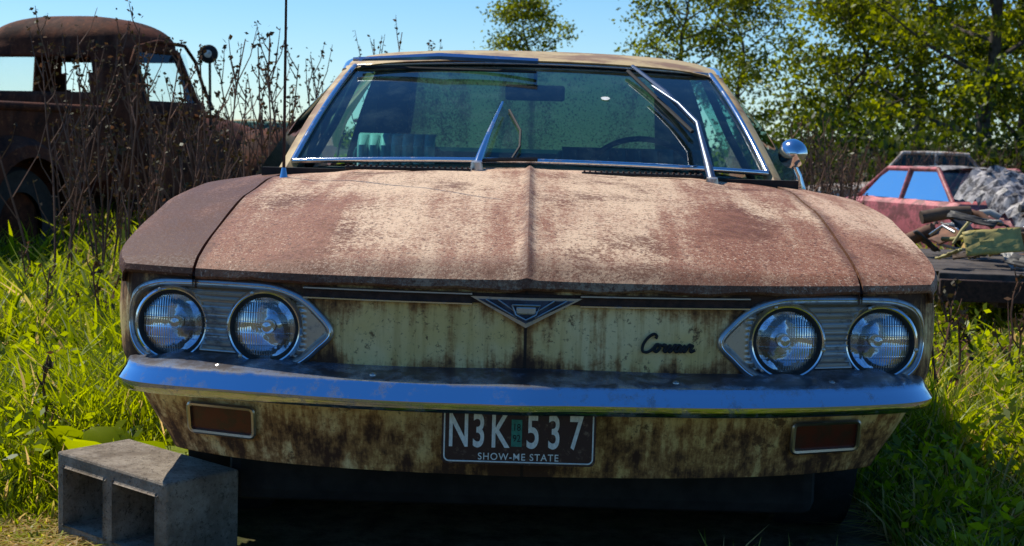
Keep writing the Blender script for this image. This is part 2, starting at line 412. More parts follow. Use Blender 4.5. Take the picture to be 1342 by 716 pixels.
for sg,nm in((-1,'body_side_right'),(1,'body_side_left')):
    rows=[]
    for zi,z in enumerate(zr):
        row=[]
        for s in ss:
            x,y,nx,ny=skirt_col(s)
            t=(y-.26)/1.04
            zt=.705 if y<.27 else max(.705,(smooth_ip(min(t,1.2),T,Sz)-.012)-(0 if y<3.4 else .1*sm(y,3.4,4.45)))
            zz=.318+(z-.318)*(zt-.318)/(.705-.318)
            p=skP(s,zz)
            row.append((sg*p[0],p[1],p[2]))
        rows.append(row)
    # rolled-under lower edge
    rows.append([(p[0]*.99,p[1]+.018,p[2]-.003) for p in rows[-1]])
    grid(nm,rows,M_panel,car,keep=keepf,auto=60)
rows=[]
for y,z in((3.05,.90),(3.3,.90),(3.8,.88),(4.2,.84),(4.42,.78)):
    rows.append([(x,y+.0*abs(x),z-.03*(abs(x)/.7)**2) for x in np.linspace(-.70,.70,15)])
grid('rear_deck',rows,M_fendR,car)

def Yf(x): return float(np.interp(abs(x),PX[:140],PY[:140]))
for sg in(-1,1):
    prof=[(.011,-.002),(.011,.008),(.006,.013),(-.001,.014),(-.005,.009),(-.008,-.004),(-.012,-.024)]
    rows=[]
    for d,f in prof:
        P=shrink(podpoly,d); rows.append([(sg*p[0],Yf(p[0])-f,p[1]) for p in P])
    grid('headlight_bezel',rows,M_alu,car,close=True,auto=50)
    P=shrink(podpoly,.003)
    tube('bezel_bead',[(sg*p[0],Yf(p[0])-.0145,p[1]) for p in P]+[(sg*P[0][0],Yf(P[0][0])-.0145,P[0][1])],.0016,M_chrome,car,6)
    inner=shrink(podpoly,-.008); rows=[]
    zz=np.arange(cz0-.09,cz0+.09,.0022); xx=np.arange(.39,.86,.008)
    for z in zz:
        rows.append([(sg*x,Yf(x)+.014+(.0035*math.sin(z*2*math.pi/.0115) if .46<x<.80 else 0),z) for x in xx])
    grid('headlight_backplate',rows,M_alu,car,keep=lambda x,y,z:inpoly(abs(x),z,inner) and min(math.hypot(abs(x)-.533,z-.606),math.hypot(abs(x)-.738,z-.602))>.066,auto=60)
    for lx,lz in((.533,.606),(.738,.602)):
        c=(sg*lx,Yf(lx)+.004,lz); ax=(sg*.06,-1,.02)
        lathe('headlight_ring',[(.080,-.03),(.081,.004),(.079,.010),(.074,.015),(.069,.013),(.067,.008),(.066,-.004)],c,ax,M_chrome,car,56)
        lathe('headlight_gasket',[(.071,.0142),(.0665,.013),(.064,.008),(.062,.002),(.062,-.01)],c,ax,M_black,car,48)
        lathe('headlight_reflector',[(.066*math.sqrt(k/12),-.040+.038*k/12) for k in range(13)],c,ax,M_refl,car,48)
        lathe('headlight_lens',[(.0001,.020)]+[(.064*k/12,.006+.014*(1-(k/12)**2)) for k in range(1,13)],c,ax,M_lens,car,48)
        lathe('bulb_shield',[(.0001,-.006),(.010,-.008),(.014,-.016),(.013,-.036)],c,ax,M_chrome,car,20)
        for k in range(3):
            th=rad(90+120*k+20); 
            lathe('ring_screw',[(.0001,.004),(.004,.003),(.0045,0)],(c[0]+.0755*math.cos(th),c[1]-.014,c[2]+.0755*math.sin(th)),(0,-1,0),M_alu,car,10)

def strip(name,x0,x1,z0,z1,off,mat,n=40,thick=.006,taper=None):
    rows=[]
    for f,zf in((0,0),(thick,.02),(thick+.002,.25),(thick+.002,.75),(thick,.98),(0,1)):
        r=[]
        for x in np.linspace(x0,x1,n):
            zz=z0+(z1-z0)*zf; r.append((x,Yf(x)-off-f,zz))
        rows.append(r)
    return grid(name,rows,mat,car,auto=40)
for a,b in((-.452,-.108),(.108,.452)):
    strip('grille_moulding_body',a,b,.672,.697,.000,M_darkrust)
    strip('grille_moulding_bead',a,b,.692,.697,.007,M_alu)
    strip('grille_moulding_bead',a,b,.672,.677,.007,M_chrome)
strip('grille_moulding_body',-.108,.108,.676,.696,0,M_darkrust)
def emblem():
    yy=lambda x: Yf(x)
    W=.112; zt=.690; zb=.630
    def tri(name,w,zt,zb,f,m,dz=0):
        V=[(-w,yy(w)-f,zt),(w,yy(w)-f,zt),(0,yy(0)-f-.006,zb),(0,yy(0)-f-.008,zt)]
        V+= [(v[0],v[1]+.012,v[2]) for v in V]
        F=[(0,3,2),(3,1,2),(0,2,6,4),(2,1,5,6),(1,3,7,5),(3,0,4,7)]
        mesh(name,V,F,m,car,False)
    tri('emblem_frame',W,zt,zb,.012,M_alu)
    tri('emblem_inset',W*.86,zt-.005,zb+.009,.015,simple('emblem_blue',(.03,.05,.09),.35,.3,.5,40))
    for s in(-1,1):
        for k in(.72,.5):
            tube('emblem_rib',[(s*W*k,yy(W*k)-.020,zt-.005),(s*W*k*.22,yy(0)-.022,zb+.012+(1-k)*.03)],.0016,M_alu,car,6)
    tube('emblem_crest',[(-.028,yy(0)-.024,.676),(-.020,yy(0)-.027,.657),(0,yy(0)-.029,.647),(.020,yy(0)-.027,.657),(.028,yy(0)-.024,.676),(-.028,yy(0)-.024,.676)],.002,M_alu,car,6)
    box('emblem_crest_centre',(0,yy(0)-.022,.665),(.040,.006,.016),M_alu,car,.003)
emblem()
pts=[(1.7,1.75),(1.75,2.1),(1.2,2.35),(.5,1.9),(.05,1.0),(.25,.15),(1.0,-.05),(1.7,.35),(2.1,.95),(2.5,1.0),(2.15,.75),(2.1,.2),(2.5,.05),(2.85,.5),(2.65,.95),(3.1,.85),(3.4,1.0),(3.35,.75),(3.75,.9),(3.6,.25),(3.9,.05),(4.2,.5),(4.35,.98),(4.4,.2),(4.7,.08),(5.1,.92),(5.4,.85),(5.9,.95),(5.45,.75),(5.4,.15),(5.8,.1),(6.15,.9),(6.1,.2),(6.4,.1),(6.75,.9),(6.7,.2),(7.0,.1),(7.3,.85),(7.6,1.0),(7.55,.75),(7.95,.9),(7.8,.3),(8.0,.05),(8.5,.3)]
cp=catmull([(p[0]+p[1]*.35,p[1]) for p in pts],5)
tube('script_badge',[(.232+p[0]*.0128,Yf(.232+p[0]*.0128)-.006,.585+p[1]*.0155) for p in cp],.0032,M_black,car,6)

# bumper
bplan=[(0,-.045),(.1,-.034),(.2,-.023),(.3,-.010),(.4,.005),(.5,.023),(.6,.045),(.7,.075),(.775,.11),(.822,.15),(.850,.20),(.865,.27),(.872,.36),(.872,.45)]
bp=catmull([(-.1,-.034)]+bplan,8)[8:]
prof=[(.13,.545),(.06,.534),(.035,.528),(.024,.524),(.020,.520),(.017,.514),(.009,.502),(.0035,.4935),(.002,.4915),(.002,.4895),(.004,.482),(.009,.473),(.012,.470),(.022,.468),(.05,.468),(.06,.472),(.055,.480),(.02,.490)]
def plan_loft(name,bp,prof,mat,sides=(-1,1)):
    rows=[]
    full=[]
    n=len(bp)
    for i in range(n):
        a=bp[max(i-1,0)];b=bp[min(i+1,n-1)];tx,ty=b[0]-a[0],b[1]-a[1]
        if i==0: tx,ty=1,0
        l=math.hypot(tx,ty); full.append((bp[i][0],bp[i][1],ty/l,-tx/l))
    F=[(-x,y,-nx,ny) for x,y,nx,ny in full[:0:-1]]+full
    for d,z in prof: rows.append([(x-nx*d,y-ny*d,z+.0015*math.sin(x*9+1)) for x,y,nx,ny in F])
    return grid(name,rows,mat,car,auto=24)
bm=plan_loft('front_bumper',bp,prof,M_bump)
for s in(-1,1):
    for x in(.30,.62):
        lathe('bumper_bolt',[(.0001,.006),(.006,.004),(.008,0)],(s*x,np.interp(x,[b[0] for b in bplan],[b[1] for b in bplan])+.055,.530),(0,-.3,1),M_alu,car,16)

nn=NM('signal_lens'); nn.col(nn.mix(nn.mr(nn.noise(35,6,.7),.4,.65),(.11,.018,.012),(.05,.022,.015))); nn.rgh(.35); M_sig=nn.mat
def tsig(s):
    x0,x1,z0,z1=.557,.708,.369,.436
    def P(x,z,f): return (s*x,skirt_front_y(x,z)-f,z)
    def loop(d,f,nc=5,rc=.012):
        pts=[]
        for cx,cz,a0 in((x1-rc,z1-rc,0),(x0+rc,z1-rc,90),(x0+rc,z0+rc,180),(x1-rc,z0+rc,270)):
            for k in range(nc):
                a=rad(a0+90*k/(nc-1)); pts.append(P(cx+(rc+d)*math.cos(a),cz+(rc+d)*math.sin(a),f))
        return pts
    grid('turn_signal_bezel',[loop(.003,0),loop(.003,.010),loop(-.001,.014),loop(-.006,.012),loop(-.008,.004)],M_alu,car,close=True)
    L0=loop(-.008,.005); V=L0+[P((x0+x1)/2,(z0+z1)/2,.007)]
    N=len(L0); mesh('turn_signal_lens',V,[(i,(i+1)%N,N) for i in range(N)],M_sig,car,True)
tsig(-1); tsig(1)

def mat_plate():
    n=NM('plate_maroon'); a=n.noise(60,6,.75); n.col(n.mix(n.mr(a,.55,.68),(.040,.012,.012),(.16,.10,.07))); n.rgh(.4); return n.mat
M_plate=mat_plate(); M_white=simple('plate_white',(.76,.76,.70),.5,0,.15,90)
pl=empty('licence_plate_group'); pl.parent=car
py=.030
def rrect(x0,x1,z0,z1,r,n=6):
    p=[]
    for cx,cz,a0 in((x1-r,z1-r,0),(x0+r,z1-r,90),(x0+r,z0+r,180),(x1-r,z0+r,270)):
        for k in range(n):
            a=rad(a0+90*k/(n-1)); p.append((cx+r*math.cos(a),cz+r*math.sin(a)))
    return p
def plate_sheet(name,pp,y,th,m):
    N=len(pp);V=[(a,y,b) for a,b in pp]+[(a,y+th,b) for a,b in pp]
    mesh(name,V,[tuple(range(N))[::-1],tuple(range(N,2*N))]+[(i,(i+1)%N,N+(i+1)%N,N+i) for i in range(N)],m,pl,False)
cxp=-.008
plate_sheet('plate_base',rrect(cxp-.1525,cxp+.1525,.361,.513,.012),py,.003,M_plate)
bd=rrect(cxp-.147,cxp+.147,.3665,.5075,.010); bd.append(bd[0])
tube('plate_border',[(a,py-.001,b) for a,b in bd],.0016,M_white,pl,6)
def text(name,s,x,z,size,sx,mat,y,ext=.0008,off=0.0,al='CENTER',sp=1.0):
    cu=bpy.data.curves.new(name,'FONT'); cu.body=s; cu.size=size; cu.extrude=ext; cu.offset=off; cu.align_x=al; cu.align_y='CENTER'; cu.space_character=sp
    cu.materials.append(mat); ob=bpy.data.objects.new(name,cu); ob.rotation_euler=(rad(90),0,0); ob.location=(x,y,z); ob.scale=(sx,1,1); return link(ob,pl)
for ch,x in zip('N3K537',(-.127,-.087,-.046,.020,.062,.105)):
    text('plate_character',ch,x,.425,.094,.60,M_white,py-.0015,.001,.0014)
text('plate_motto','SHOW-ME STATE',cxp,.3765,.0195,.95,M_white,py-.0015,.0006,.0001,sp=1.15)
box('plate_sticker',(-.012,py-.0012,.425),(.021,.0012,.054),simple('sticker_green',(.03,.22,.16),.5,0,.3,80),pl)
text('sticker_text','92',-.012,.414,.02,.8,M_black,py-.0022,.0003)
text('sticker_text','18',-.012,.436,.02,.8,M_black,py-.0022,.0003)
for a in(-.09,.075): lathe('plate_bolt',[(.0001,.005),(.005,.004),(.007,0)],(a,py,.496),(0,-1,0),M_alu,pl,12)

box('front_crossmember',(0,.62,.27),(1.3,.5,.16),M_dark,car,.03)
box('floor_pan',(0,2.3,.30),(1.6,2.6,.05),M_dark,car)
for wx in(-.70,.70):
    for wy in(.86,3.60):
        c=(wx,wy,.355)
        lathe('tyre',[(.20,-.08),(.29,-.085),(.30,-.06),(.303,0),(.30,.06),(.29,.085),(.20,.08)],c,(1,0,0),M_tire,car,40)
        lathe('wheel_rim',[(.20,.07),(.17,.03),(.08,.04),(.0001,.06)],c,(1 if wx>0 else -1,0,0),M_alu,car,32)
        lathe('wheel_rim',[(.20,-.07),(.17,-.03),(.0001,-.02)],c,(1 if wx>0 else -1,0,0),M_dark,car,32)
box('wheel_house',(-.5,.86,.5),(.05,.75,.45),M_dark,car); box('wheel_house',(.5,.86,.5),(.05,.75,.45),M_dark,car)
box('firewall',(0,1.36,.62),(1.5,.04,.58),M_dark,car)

# greenhouse
def ws(u,v,off=0.):
    bx,by,bz=.675*u,1.295+.135*u*u,.940-.018*u*u
    tx,ty,tz=.570*u,1.925+.10*u*u,1.238-.016*u*u
    b=.018*math.sin(math.pi*v)
    return (bx+(tx-bx)*v,by+(ty-by)*v-b*.44-off*.44,bz+(tz-bz)*v+b*.9+off*.9)
us=np.linspace(-1,1,25); vs=np.linspace(0,1,13)
grid('windshield',[[ws(u,v) for u in us] for v in vs],M_glass,car)
base=[ws(u,.0,.006) for u in us]; top=[ws(u,1.0,.006) for u in us]
tube('windshield_trim',base,.008,M_chrome,car); tube('windshield_trim',top,.006,M_alu,car)
for s in(-1,1):
    tube('windshield_trim',[ws(s,v,.006) for v in vs],.009,M_chrome,car)
    rows=[]
    for v in np.linspace(-.15,1.03,10):
        p=ws(s,v); rows.append([(p[0]-s*.012,p[1]+.01,p[2]-.004),(p[0]+s*.012,p[1]+.0,p[2]+.004),(p[0]+s*.036,p[1]+.018,p[2]),(p[0]+s*.040,p[1]+.06,p[2]-.004),(p[0]+s*.006,p[1]+.075,p[2]-.02),(p[0]-s*.012,p[1]+.01,p[2]-.004)])
    grid('a_pillar',rows,M_roof,car,auto=50)
def roofP(u,v,dz=0.):
    y0=1.935+.10*u*u; y1=2.98-.06*u*u; y=y0+(y1-y0)*v
    zc=1.252+.070*math.sin(math.pi*min(v*.72+.06,1))
    w=.588+.03*math.sin(math.pi*min(v+.15,1))
    e=abs(u)
    return (w*u,y-(.014 if v==0 else 0),zc-.024*e**2.2-(.02*e**10)-.006+dz)
rows=[[ (p[0],p[1]+.012,p[2]-.014) for p in [roofP(u,0) for u in us]],[ (p[0],p[1]-.006,p[2]-.006) for p in [roofP(u,0) for u in us]]]
rows+=[[roofP(u,v) for u in us] for v in np.linspace(0.005,1,18)]
rf=grid('roof_panel',rows,M_roof,car)
grid('headliner',[[(p[0]*.97,p[1]+.01,p[2]-.025) for p in [roofP(u,v) for u in us]] for v in np.linspace(0,1,10)],M_liner,car)
def rw(u,v):
    t=roofP(u,1); bx,by,bz=.66*u,3.50-.10*u*u,.905
    return (t[0]+(bx-t[0])*v,t[1]+(by-t[1])*v,t[2]+(bz-t[2])*v+.02*math.sin(math.pi*v))
grid('rear_window',[[rw(u,v) for u in np.linspace(-.85,.85,15)] for v in np.linspace(0.03,1,8)],M_glassr,car)
for s in(-1,1):
    grid('c_pillar',[[ (q[0],q[1],q[2]) for q in (rw(s*.80,v),rw(s,v),(rw(s,v)[0]+s*.06*v,rw(s,v)[1]-.10-.28*(v),rw(s,v)[2]-.01))] for v in np.linspace(0,1,8)],M_roof,car)
    grid('c_pillar_lining',[[ (q[0]-s*.012,q[1]-.012,q[2]) for q in (rw(s*.80,v),rw(s,v),(rw(s,v)[0]+s*.06*v,rw(s,v)[1]-.10-.28*(v),rw(s,v)[2]-.01))] for v in np.linspace(0,1,8)],M_liner,car)
    r=[]
    for k in range(12):
        f=k/11; top_=roofP(s,f); by=1.47+(3.18-1.47)*f
        r.append([(s*.80,by,.872),(s*(.80+top_[0]*s)/2+s*.02,(by+top_[1])/2,(.872+top_[2])/2),(top_[0]+s*.002,top_[1],top_[2]-.004)])
    grid('side_window',r,M_glass2,car)
    tube('window_frame_bead',[(q[2][0],q[2][1],q[2][2]) for q in r],.010,M_chrome,car)
    grid('belt_shelf',[[(s*xx,y,.868 if xx>.6 else .86) for xx in(.66,.72,.80)] for y in(1.40,2.2,3.2)],M_dash,car)
    grid('door_inner',[[(s*.79,y,z) for y in(1.45,3.2)] for z in(.35,.6,.865)],M_seatdark,car)
    tube('b_post_line',[(s*.80,2.55,.872),(s*.70,2.56,1.05),(roofP(s,.6)[0],2.56,1.24)],.014,M_dark,car)
box('dashboard',(0,1.62,.83),(1.3,.30,.16),M_dash,car,.04)
def seat(x,y,w,zt,mat,n=9):
    for k in range(n):
        xx=x-w/2+w*(k+.5)/n
        rows=[]
        for a in range(9):
            th=math.pi*a/8; d=w/n*.5
            rows.append([(xx-d*math.cos(th),y-.03*math.sin(th)-.02,z) for z in(.45,.7,zt-.04)]+[(xx-d*math.cos(th),y-.02*math.sin(th)+.02,zt-.008),(xx-d*math.cos(th),y+.06,zt)])
        grid('seat_roll',rows,mat,car)
    box('seat_back_shell',(x,y+.055,.70),(w+.04,.10,.55),M_seatdark,car,.03)
    box('seat_cushion',(x,y-.27,.45),(w,.5,.16),M_seatdark,car,.04)
seat(-.45,2.22,.26,1.015,M_seatlight,7); seat(.36,2.42,.50,.985,M_seatdark)
box('rear_seat',(0,3.02,.70),(1.3,.2,.54),M_seatdark,car,.05)
c=Vector((.355,1.90,.870)); rr=.185; nrm=Vector((0,-.8,.6)).normalized(); a=Vector((1,0,0)); b=nrm.cross(a)
tube('steering_wheel',[c+(a*math.cos(t)+b*math.sin(t))*rr for t in np.linspace(0,2*math.pi,40)],.009,M_black,car,8)
tube('steering_spoke',[c-a*rr,c,c+a*rr],.010,M_black,car); tube('steering_column',[c,c-nrm*-.3+Vector((0,-.05,-.25))],.025,M_black,car)
box('rear_view_mirror',(.01,1.99,1.155),(.19,.02,.05),M_dash,car,.008); tube('mirror_stem',[(.01,1.99,1.17),(.01,1.98,1.23)],.006,M_dark,car)
p=Vector(ws(.36,.60,.003)); 
V=[p+Vector((.017*math.cos(t)*random.uniform(.7,1.1),-.0+.011*math.sin(t)*.9,.011*math.sin(t)*.5)) for t in np.linspace(0,2*math.pi,12)[:-1]]
mesh('windshield_sticker',V,[tuple(range(11))],M_white,car,False)
M_wipb=mat_chrome('wiper_metal_bright',(.42,.52,.68),.18,.3,sc=60)
tube('wiper_blade',[ws(-1.0,.975,.035),ws(-.5,.935,.045),ws(.03,.875,.045)],[.007,.012,.010],M_wipb,car,6)
tube('wiper_rubber',[ws(-.95,.95,.015),ws(.02,.85,.015)],.005,M_black,car,6)
tube('wiper_arm',[(-.145,1.235,.928),(-.138,1.27,.955),(-.118,1.38,1.02),(-.085,1.56,1.112)],[.013,.012,.008,.004],M_chrome,car,8)
tube('wiper_blade_loose',[(-.05,1.30,.952),(-.03,1.35,.985),(-.03,1.44,1.03),(-.065,1.56,1.09)],.004,M_black,car,6)
tube('wiper_linkage',[(-.14,1.262,.945),(-.05,1.27,.950),(.02,1.28,.952)],.006,M_black,car,6)
lathe('wiper_pivot',[(.0001,.03),(.015,.028),(.02,0)],(-.145,1.235,.915),(0,-.2,1),M_alu,car,16)
lathe('wiper_pivot',[(.0001,.03),(.015,.028),(.02,0)],(.492,1.20,.888),(0,-.2,1),M_alu,car,16)
M_wip=mat_chrome('wiper_metal',(.16,.19,.24),.38,.3,sc=60)
tube('wiper_arm',[(.492,1.20,.905),(.487,1.25,.945),ws(.74,.26,.05),ws(.69,.45,.045),ws(.60,.66,.035)],[.013,.012,.008,.006,.005],M_wip,car,8)
tube('wiper_blade',[ws(.75,.30,.03),ws(.66,.60,.033),ws(.54,.93,.03)],[.005,.008,.006],M_wip,car,6)
tube('wiper_rubber',[ws(.725,.28,.015),ws(.515,.92,.015)],.006,M_black,car,6)
lathe('antenna_base',[(.0001,.05),(.006,.045),(.011,.02),(.020,.004),(.022,0)],(-.650,1.10,.868),(0,0,1),M_chrome,car,18)
tube('antenna',[(-.650,1.10,.90),(-.650,1.10,1.35),(-.648,1.10,1.95)],[.0045,.0035,.0025],M_darkrust,car,6)
lathe('door_mirror',[(.0001,-.045),(.02,-.042),(.036,-.025),(.043,0),(.043,.01),(.040,.012),(.0001,.012)],(.772,1.58,.985),(-.1,1,0),M_chrome,car,28)
tube('mirror_arm',[(.80,1.60,.875),(.79,1.59,.92),(.775,1.58,.95)],[.018,.012,.009],M_chrome,car)

# ------------------------------------------------------------------ CINDER BLOCK
def cinder():
    n=NM('concrete_block'); a=n.noise(12,6,.75); f=n.noise(90,5,.85); c=n.mix(n.mr(a,.35,.65),(.27,.215,.16),(.48,.40,.31)); c=n.mix(n.m('MULTIPLY',n.mr(f,.53,.62),.8),c,(.09,.07,.05)); c=n.mix(n.m('MULTIPLY',n.mr(n.noise(5,5,.7,off=(4,4,4)),.5,.7),.5),c,(.15,.11,.065)); n.col(c); n.rgh(.95); n.b.inputs['Specular IOR Level'].default_value=.15; n.bump(n.m('ADD',f,a),1.,.009)
    D_=.194
    xs=[0,.032,.182,.215,.365,.397]; zs=[0,.032,.162,.194]
    V=[];F=[]
    idx={}
    def v(i,j,k):
        key=(i,j,k)
        if key not in idx: idx[key]=len(V); V.append((xs[i],k*D_,zs[j]))
        return idx[key]
    holes={(1,1),(3,1)}
    for i in range(5):
        for j in range(3):
            if (i,j) in holes:
                for (a,b) in (((i,j),(i+1,j)),((i+1,j),(i+1,j+1)),((i+1,j+1),(i,j+1)),((i,j+1),(i,j))):
                    F.append((v(*a,0),v(*a,1),v(*b,1),v(*b,0)))
                continue
            F.append((v(i,j,0),v(i+1,j,0),v(i+1,j+1,0),v(i,j+1,0))); F.append((v(i,j,1),v(i,j+1,1),v(i+1,j+1,1),v(i+1,j,1)))
    for i in range(5):
        F.append((v(i,0,0),v(i,0,1),v(i+1,0,1),v(i+1,0,0))); F.append((v(i,3,0),v(i+1,3,0),v(i+1,3,1),v(i,3,1)))
    for j in range(3):
        F.append((v(0,j,0),v(0,j+1,0),v(0,j+1,1),v(0,j,1))); F.append((v(5,j,0),v(5,j,1),v(5,j+1,1),v(5,j+1,0)))
    ob=mesh('cinder_block',V,F,n.mat,None,False)
    b=ob.modifiers.new('b','BEVEL'); b.width=.006; b.segments=2; b.limit_method='ANGLE'
    ang=math.atan2(.17-.424,-.738+1.044)
    ob.location=(-1.044,.424,.088); ob.rotation_euler=(rad(1.0),rad(1.5),ang)
cinder()

# ------------------------------------------------------------------ TRUCK
def mat_truck():
    n=NM('truck_rust'); a=n.noise(4,7,.7); b=n.noise(30,6,.75); s=n.noise(1,5,.6,st=(9,9,1.5))
    c=n.mix(n.mr(a,.4,.62),(.12,.038,.018),(.035,.015,.010)); c=n.mix(n.mr(b,.55,.7),c,(.24,.085,.03)); c=n.mix(n.m('MULTIPLY',n.mr(s,.56,.7),.4),c,(.16,.08,.05))
    n.col(c); n.rgh(.8); n.b.inputs['Specular IOR Level'].default_value=.12; n.bump(n.m('ADD',a,b),.4,.01); return n.mat
M_truck=mat_truck()
tk=empty('rusty_pickup_truck',(-3.19,8.16,.09),rad(70))
def sup(th,a,b,p=4.5):
    c,s=math.cos(th),math.sin(th); r=(abs(c/a)**p+abs(s/b)**p)**(-1/p); return r*c,r*s
zc=list(np.linspace(.45,1.30,20))+list(np.linspace(1.33,1.50,10))
rows=[];N=144
def cabA(z):
    f=ip(z,[.45,1.02,1.1,1.5,1.6,1.65],[.62,.62,.58,.40,.30,.0]); bk=ip(z,[.45,1.1,1.5],[-.56,-.56,-.50]); w=ip(z,[.45,.8,1.05,1.5],[.74,.76,.74,.62]); return f,bk,w
levels=[(z,1.) for z in zc]+[(1.5+.21*math.sin(a),math.cos(a)**.75) for a in np.linspace(.12,1.55,14)]
for z,k in levels:
    f,bk,w=cabA(min(z,1.5)); cx=(f+bk)/2; ha=(f-bk)/2
    rows.append([(cx+q[0]*k,q[1]*k,z) for q in [sup(2*math.pi*j/N,ha,w,4.5 if z<1.5 else 3.6) for j in range(N)]])
def keepcab(x,y,z):
    if 1.10<z<1.47:
        if abs(y)>.52 and -.30<x<.33-(z-1.1)*.35: return False
        if x<-.40 and abs(y)<.40 and 1.16<z<1.40: return False
        if x>.30 and .04<abs(y)<.52 and z<1.42: return False
    return True
cab=grid('cab_shell',rows,M_truck,tk,keep=keepcab,close=True,auto=60); md=cab.modifiers.new('s','SOLIDIFY'); md.thickness=.035; md.offset=-1
for s in(-1,1):
    grid('cab_side_glass',[[(x,s*ip(z,[.8,1.05,1.5],[.74,.72,.60]),z) for x in(-.3,.33)] for z in(1.1,1.47)],M_glasst,tk)
    tube('drip_rail',[(-.42,s*.655,1.36),(-.36,s*.655,1.48),(-.1,s*.655,1.535),(.25,s*.65,1.525),(.40,s*.645,1.42),(.48,s*.66,1.25),(.56,s*.70,1.08)],.013,M_truck,tk)
    tube('door_seam',[(-.36,s*.768,.55),(-.36,s*.765,1.04),(-.36,s*.70,1.2),(-.34,s*.655,1.45)],.008,M_dark,tk)
    tube('belt_bead',[(-.50,s*.762,1.03),(.1,s*.765,1.03),(.55,s*.755,1.03)],.012,M_truck,tk)
    rows=[]
    for th in np.linspace(rad(-5),rad(190),22):
        r=[]
        for w,dr in((.40,.02),(.55,.04),(.70,.03),(.80,-.01),(.84,-.06),(.85,-.12)):
            R=.52+dr; r.append((1.75+R*1.35*math.cos(th),s*w,.42+R*math.sin(th)*.98))
        rows.append(r)
    grid('front_fender',rows,M_truck,tk)
    rows=[]
    for th in np.linspace(0,math.pi,20):
        rows.append([(-1.75+(.48+dr)*math.cos(th),s*w,.36+(.48+dr)*math.sin(th)) for w,dr in((.70,.03),(.80,.02),(.88,-.03),(.90,-.1))])
    grid('rear_fender',rows,M_truck,tk)
    box('bed_side',(-1.75,s*.70,.80),(2.0,.04,.45),M_truck,tk,.01)
    tube('bed_rail',[(-2.75,s*.71,1.04),(-.75,s*.71,1.04)],.03,M_truck,tk)
    box('running_board',(.1,s*.82,.42),(1.3,.2,.04),M_truck,tk,.01)
    for wx in(1.75,-1.75):
        lathe('tyre',[(.2,-.08),(.33,-.085),(.35,-.05),(.35,.05),(.33,.085),(.2,.08)],(wx,s*.72,.33),(0,1,0),M_tire,tk,32)
        lathe('wheel_disc',[(.2,.05),(.1,.03),(.0001,.06)],(wx,s*.72,.33),(0,s,0),M_truck,tk,24)
rows=[]
for x,w,h in((.55,.66,1.10),(.9,.63,1.09),(1.5,.56,1.05),(2.0,.48,.98),(2.3,.38,.88),(2.38,.30,.70)):
    r=[]
    for th in np.linspace(0,math.pi,17):
        q=sup(th,w,1,2.6); r.append((x,q[0],.5+(h-.5)*q[1]))
    rows.append(r)
grid('engine_hood',rows,M_truck,tk)
box('bed_floor',(-1.75,0,.60),(2.0,1.4,.05),M_truck,tk); box('bed_front',(-.76,0,.80),(.04,1.4,.45),M_truck,tk,.01); box('tailgate',(-2.76,0,.80),(.04,1.4,.45),M_truck,tk,.01)
box('truck_frame',(-.3,0,.40),(4.8,.8,.12),M_dark,tk)
box('bench_seat',(-.30,0,.85),(.16,1.2,.5),M_seatdark,tk,.04)
def w2l(x,y,z):
    dx,dy=x+3.19,y-8.16; c,s=math.cos(rad(-70)),math.sin(rad(-70)); return (dx*c-dy*s,dx*s+dy*c,z-.09)
tube('mirror_pole',[w2l(-2.33,8.3,1.02),w2l(-2.335,8.3,1.3),w2l(-2.34,8.3,1.54)],.010,M_black,tk)
p=w2l(-2.345,8.28,1.57); q=Vector(w2l(-2.345,7.28,1.57))-Vector(p)
lathe('round_mirror',[(.0001,.02),(.05,.018),(.066,.006),(.068,-.01),(.0001,-.03)],p,q,M_black,tk,28)
lathe('round_mirror_face',[(.0001,.024),(.028,.022)],p,q,M_alu,tk,20)

